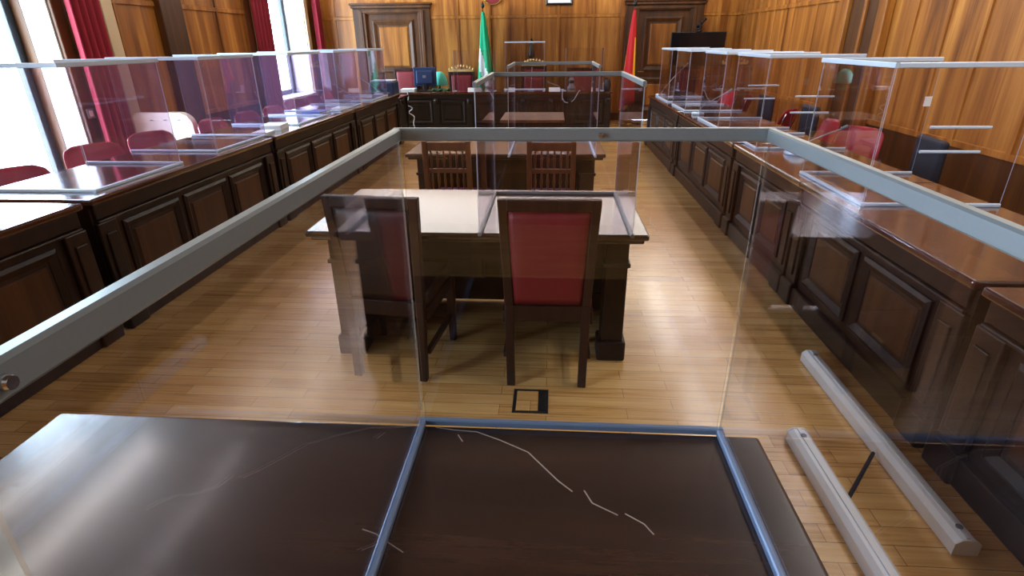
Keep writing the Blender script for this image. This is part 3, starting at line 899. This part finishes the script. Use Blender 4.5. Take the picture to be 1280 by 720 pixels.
# television on an arm with a camera on top
t = thing('television', 'black flat television on a wall arm in the far right corner', 'television', (2.97, 12.75, 1.14), R(-4))
f = MB(); f.box(-.545, .545, -.02, .03, 0, .65, bev=.01); f.build('casing', M['black'], t)
MB().box(-.53, .53, -.0225, -.0195, .02, .635).build('display', M['screen'], t)
f = MB(); f.box(-.06, .06, .03, .09, .2, .45, bev=.01); f.tube([(0, .08, .32), (.15, .28, .32), (.05, .44, .32)], .025); f.build('arm', M['black'], t)
t = thing('conference_camera', 'small black camera perched on top of the television', 'camera', (2.96, 12.76, 1.791), R(-25))
f = MB(); f.lathe([(.06, 0), (.06, .02), (.03, .035), (.03, .07)], 16); f.build('base', M['black'], t)
f = MB(); f.tube([(0, .06, .11), (0, -.07, .09)], [.06, .05], 16); f.build('head', M['black'], t)
f = MB(); f.tube([(0, -.07, .09), (0, -.08, .089)], .03, 14); f.build('lens', M['screen'], t)
f = MB(); f.tube([(.02, .03, .15), (.12, .04, .25)], [.02, .03], 10); f.build('antenna', M['black'], t)

# ------------------------------------------------------------------ microphones
def microphone(label, loc, rotz, reach, rise, dome, group='gooseneck microphones'):
    t = thing('gooseneck_microphone', label, 'microphone', loc, rotz, group)
    f = MB()
    if dome: f.lathe([(.105, 0), (.105, .015), (.088, .04), (.045, .065), (.012, .072)], 24)
    else: f.box(-.07, .07, -.055, .055, 0, .03, bev=.012, seg=3)
    f.build('base', M['alu_white'], t)
    f = MB(); f.tube([(0, 0, .03), (reach*.12, 0, .07+rise*.1), (reach*.5, 0, .05+rise*.55), (reach*.95, 0, .03+rise)], [.006, .005, .005, .005], 10); f.build('arm', M['pale_cable'], t)
    f = MB(); f.tube([(reach*.93, 0, .03+rise*.98), (reach*1.08, 0, .035+rise*1.1)], [.012, .014], 12); f.build('head', M['grey'], t)
    return t
microphone('microphone with a silver domed base on the right bench', (1.98, 4.68, HR), R(8), .34, .16, True)
microphone('slanted microphone with a pale base on the right bench, past the clerk table', (1.80, 7.3, HR), R(-6), .34, .24, False)
microphone('microphone at the far end of the right bench', (1.80, 9.9, HR), R(15), .40, .42, False)
microphone('curved white-based microphone on the left bench, second from its far end', (-2.90, 8.5, HL), R(188), .26, .20, False)
microphone('curved microphone with a white base at the far end of the left bench', (-2.90, 9.72, HL), R(175), .28, .22, False)
microphone('thin microphone on the right half of the judges\u2019 bench', (.17, JY+.22, JH), R(184), .24, .12, False)
microphone('thin microphone before the middle chair of the judges\u2019 bench', (-.42, JY+.3, JH), R(80), .10, .36, False)

# ------------------------------------------------------------------ papers and machines
def paper(label, loc, rotz, w, d, h, mat, name='paper_stack', cat='papers'):
    f = MB()
    n = max(1, int(h/.006))
    for k in range(n):
        a = random.uniform(-.004, .004); c = random.uniform(-.004, .004)
        f.box(-w/2+a, w/2+a, -d/2+c, d/2+c, k*h/n, (k+1)*h/n-.0004)
    return tag(f.build(name, mat, None, loc, rotz), label, cat)
paper('stack of white paper standing on the left bench beside the blue folder', (-2.86, 5.80, HL), R(8), .20, .28, .05, M['paper'])
def folder(label, loc, rotz):
    t = thing('folder', label, 'folder', loc, rotz)
    f = MB(); f.box(-.16, .16, -.12, .12, 0, .004); f.box(-.16, .16, -.12, .12, .028, .032); f.box(-.16, -.156, -.12, .12, 0, .032); f.build('cover', M['blue'], t)
    MB().box(-.152, .15, -.112, .112, .004, .028).build('pages', M['paper'], t)
folder('blue folder lying on the left bench between two screens', (-2.95, 7.15, HL), R(85))
paper('white notepad on the left bench next to the blue folder', (-2.84, 5.50, HL), R(4), .15, .2, .02, M['paper'], 'notepad')
paper('flat sheet of papers on the left bench before the near curved microphone', (-2.86, 7.8, HL), R(2), .2, .3, .008, M['paper'])

def name_card(label, x, y, z, w):
    t = MB(); t.extrude([(-.04, 0), (.04, 0), (0, .075)], -w/2, w/2, lambda u, v, s: V((s, u, v)))
    return tag(t.build('name_card', M['paper'], None, (x, y, z)), label, 'name card', 'white cards on the judges\u2019 bench')
name_card('white folded card on the judges\u2019 bench below the green flag', -1.52, JY+.03, JH, .28)
name_card('white folded card on the judges\u2019 bench right of the middle screen', .05, JY+.03, JH, .22)

def monitor(label, loc, rotz, w, h, mat):
    t = thing('monitor', label, 'monitor', loc, rotz)
    f = MB(); f.box(-w/2, w/2, -.03, .02, .09, .09+h, bev=.012); f.box(-w/2+.06, w/2-.06, -.075, -.03, .14, h+.03, bev=.02); f.build('casing', mat, t)
    MB().box(-w/2+.012, w/2-.012, .0195, .0225, .105, .075+h).build('display', M['screen'], t)
    MB().box(-.04, .04, -.06, -.02, .01, .2, bev=.008).build('neck', M['black'], t)
    MB().box(-.12, .12, -.12, .09, 0, .014, bev=.005).build('foot', M['black'], t)
    MB().box(-.035, .035, -.0785, -.074, .09+h*.45, .09+h*.60, bev=.004).build('badge', M['grey'], t)
    return t
monitor('navy-backed monitor on the left end of the judges\u2019 bench', (-2.55, JY+.25, JH), R(0), .46, .36, M['navy'])
t = thing('office_machine', 'boxy navy machine on the far end of the left bench', 'printer', (-3.08, 10.70, .74), R(0))
f = MB(); f.box(-.23, .23, -.2, .2, 0, .26, bev=.03, seg=3); f.build('body', M['navy'], t)
MB().box(-.2, .2, -.17, .17, .26, .285, bev=.01).build('lid', M['alu_white'], t)
MB().box(-.16, .16, -.26, -.2, .07, .085, bev=.004).build('tray', M['pale_cable'], t)
# stand it on a small side table bridging the two benches
t = thing('side_table', 'small dark side table between the left bench and the judges\u2019 bench', 'table', (-3.08, 10.72, 0))
MB().box(-.36, .36, -.32, .32, .70, .74, bev=.008).build('tabletop', M['bench_top'], t)
f = MB(); f.box(-.34, .34, -.30, -.27, .05, .70); f.build('front_panel', M['table_wood'], t)
for sx in (-1, 1):
    for sy in (-1, 1):
        MB().box(sx*.32-.025, sx*.32+.025, sy*.285-.015, sy*.285+.015, 0, .70, bev=.004).build('leg', M['table_wood'], t)
t = thing('desk_lamp', 'turquoise-shaded desk lamp beside the navy monitor', 'lamp', (-2.33, JY+.60, JH))
f = MB(); f.lathe([(.09, 0), (.09, .02), (.02, .035), (.012, .10)], 20); f.build('base', M['black'], t)
f = MB(); f.lathe([(.17, .09), (.175, .10), (.15, .22), (.11, .30), (.06, .345), (.02, .355)], 24); f.build('shade', M['teal'], t)
paper('papers at the left end of the judges\u2019 bench', (-2.90, JY+.25, JH), 0, .28, .25, .05, M['paper'])
t = MB()
g = [[(-.18+.36*i/14, -.05+.10*k/8, .05+.02*math.sin(i*1.1)*math.cos(k*.9)) for k in range(9)] for i in range(15)]
t.sheet(g, .025); tag(t.build('cloth', M['dark_green'], None, (-2.2, JY+.06, JH)), 'crumpled dark green cloth at the foot of the turquoise lamp', 'cloth')
t = thing('jug', 'black water jug on the right end of the judges\u2019 bench', 'jug', (1.09, JY+.2, JH), R(110))
f = MB(); f.lathe([(.06, 0), (.075, .02), (.08, .12), (.055, .19), (.06, .235)], 20); f.build('body', M['black'], t)
f = MB(); f.tube([(.07, 0, .17), (.125, 0, .15), (.125, 0, .08), (.075, 0, .05)], .009); f.build('handle', M['black'], t)
t = MB(); t.lathe([(.03, 0), (.034, .005), (.038, .12), (.034, .12), (.03, .01)], 16); tag(t.build('drinking_glass', M['alu_white'], None, (1.07, JY+.5, JH)), 'pale glass beside the black jug', 'glass')
t = thing('speaker', 'small grey speaker on the judges\u2019 bench before the right red chair', 'speaker', (.40, JY+.66, JH))
f = MB(); f.lathe([(.09, 0), (.085, .03), (.05, .08), (.06, .18), (.03, .22)], 18); f.build('body', M['grey'], t)
f = MB(); f.lathe([(.0615, .11), (.063, .14), (.0605, .17)], 18); f.build('grille', M['black'], t)

# cables
def cable(label, pts, r, mat):
    f = MB(); P = [V(p) for p in pts]; out = []
    for i in range(len(P)-1):
        p0, p1, p2, p3 = P[max(i-1, 0)], P[i], P[i+1], P[min(i+2, len(P)-1)]
        for k in range(6):
            s = k/6
            out.append(.5*((2*p1)+(p2-p0)*s+(2*p0-5*p1+4*p2-p3)*s*s+(3*p1-p0-3*p2+p3)*s**3))
    out.append(P[-1]); f.tube(out, r, 8)
    return tag(f.build('cable', mat), label, 'cable')
cable('pale tangled cable hanging down the left end of the judges\u2019 bench', [(-2.86, 11.6, .75), (-2.86, 11.54, .745), (-2.85, 11.535, .62), (-2.9, 11.53, .52), (-2.78, 11.53, .44), (-2.86, 11.53, .36), (-2.76, 11.53, .28), (-2.78, 11.53, .14), (-2.74, 11.53, .012)], .010, M['pale_cable'])
cable('thin pale cable looping down the front of the judges\u2019 bench near the right red chair', [(.20, 11.62, .751), (.205, 11.535, .752), (.21, 11.53, .62), (.28, 11.54, .54), (.42, 11.54, .58), (.52, 11.54, .745), (.55, 11.62, .75)], .008, M['pale_cable'])

# ------------------------------------------------------------------ floor box
t = thing('floor_box', 'square black-rimmed floor outlet with a wooden lid set in the parquet', 'floor outlet', (-.078, 2.33, 0))
f = MB(); f.mould(V((0, 0, 0)), EX, EY, EZ, -.088, .088, -.10, .10, .02, -.001, .006); f.box(.038, .07, -.082, .082, -.0005, .005); f.build('rim', M['black'], t)
MB().box(-.07, .038, -.082, .082, -.0005, .003).build('lid', M['floor'], t)

# ------------------------------------------------------------------ made-up white rails and rod standing in for reflected light bars
def reflection_rail(label, x, y0, y1):
    t = thing('reflection_bar', label, 'rail', (x, (y0+y1)/2, 0), 0, 'stand-ins for reflected light bars')
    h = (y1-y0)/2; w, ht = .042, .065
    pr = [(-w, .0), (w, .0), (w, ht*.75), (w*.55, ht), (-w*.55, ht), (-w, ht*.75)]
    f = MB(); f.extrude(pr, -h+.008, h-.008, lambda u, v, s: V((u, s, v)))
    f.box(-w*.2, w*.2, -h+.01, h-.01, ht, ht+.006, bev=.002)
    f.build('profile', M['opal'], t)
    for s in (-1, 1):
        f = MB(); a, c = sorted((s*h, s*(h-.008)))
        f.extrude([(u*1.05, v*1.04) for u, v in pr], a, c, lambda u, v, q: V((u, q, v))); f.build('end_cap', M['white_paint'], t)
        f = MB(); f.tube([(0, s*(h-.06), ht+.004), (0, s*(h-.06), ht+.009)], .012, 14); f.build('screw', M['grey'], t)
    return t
reflection_rail('longer white stand-in for a reflected light bar on the floor by the right bench', 1.46, 1.50, 2.80)
reflection_rail('shorter white stand-in for a reflected light bar, nearer the foreground desk', 1.12, 1.0, 2.10)
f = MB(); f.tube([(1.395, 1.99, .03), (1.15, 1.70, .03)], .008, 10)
tag(f.build('rod', M['dark_cloth']), 'thin dark made-up rod between the two stand-in light bars', 'rod')

# ------------------------------------------------------------------ light
w = bpy.data.worlds.new('overcast_sky'); S.world = w; w.use_nodes = True
bg = w.node_tree.nodes['Background']
bg.inputs['Color'].default_value = (0.62, 0.82, 1.0, 1); bg.inputs['Strength'].default_value = 20.0
for y0, y1 in WINS:
    L = bpy.data.lights.new('window_daylight', 'AREA'); L.shape = 'RECTANGLE'; L.size = y1-y0; L.size_y = WZ1-WZ0
    L.cycles.is_portal = True
    ob = bpy.data.objects.new('window_daylight', L); C.objects.link(ob)
    ob.location = (XL-.47, (y0+y1)/2, (WZ0+WZ1)/2)
    ob.rotation_euler = (0, R(-90), 0)      # emits to +x
    ob.rotation_euler = V((1, 0, 0)).to_track_quat('-Z', 'Y').to_euler()
for x in (-4.4, -3.7, 2.2, 2.9):
    for y in (2.5, 6.2, 9.9):
        L = bpy.data.lights.new('ceiling_tube', 'AREA'); L.shape = 'RECTANGLE'; L.size = .12; L.size_y = 3.0
        L.energy = 9 if x < 0 else 17; L.color = (1.0, .95, .86)
        ob = bpy.data.objects.new('ceiling_tube', L); C.objects.link(ob); ob.location = (x, y, 3.3)

for x in (-3.9, -1.8, .3, 2.4):          # added unseen fill lights that brighten the upper back wall
    L = bpy.data.lights.new('upper_wall_fill', 'AREA'); L.shape = 'RECTANGLE'; L.size = 1.9; L.size_y = .12
    L.energy = 48; L.color = (1.0, .96, .9)
    ob = bpy.data.objects.new('upper_wall_fill', L); C.objects.link(ob); ob.location = (x, YB-1.3, ZP+.1)
    ob.rotation_euler = V((0, .75, .66)).to_track_quat('-Z', 'Y').to_euler()
# ------------------------------------------------------------------ camera
f_px = 698.0
Rm = [[0.99773235, 0.01847652, -0.06472078], [0.06666319, -0.40390052, 0.91237075], [-0.00928332, -0.91461631, -0.40421632]]
mw = Matrix(((Rm[0][0], -Rm[0][1], -Rm[0][2], 0), (Rm[1][0], -Rm[1][1], -Rm[1][2], 0), (Rm[2][0], -Rm[2][1], -Rm[2][2], 1.65), (0, 0, 0, 1)))
cd = bpy.data.cameras.new('camera'); cam = bpy.data.objects.new('camera', cd); C.objects.link(cam)
cam.matrix_world = mw
cd.sensor_width = 36; cd.lens = 36*f_px/1280; cd.clip_start = .02; cd.clip_end = 200
S.camera = cam

vs = S.view_settings
vs.view_transform = 'Standard'; vs.look = 'None'; vs.gamma = 1; vs.use_curve_mapping = False
vs.exposure = 0.8
cy_ = S.cycles
cy_.use_denoising = True
cy_.max_bounces = 10; cy_.diffuse_bounces = 4; cy_.glossy_bounces = 6; cy_.transparent_max_bounces = 96
cy_.caustics_reflective = False; cy_.caustics_refractive = False
cy_.sample_clamp_indirect = 6
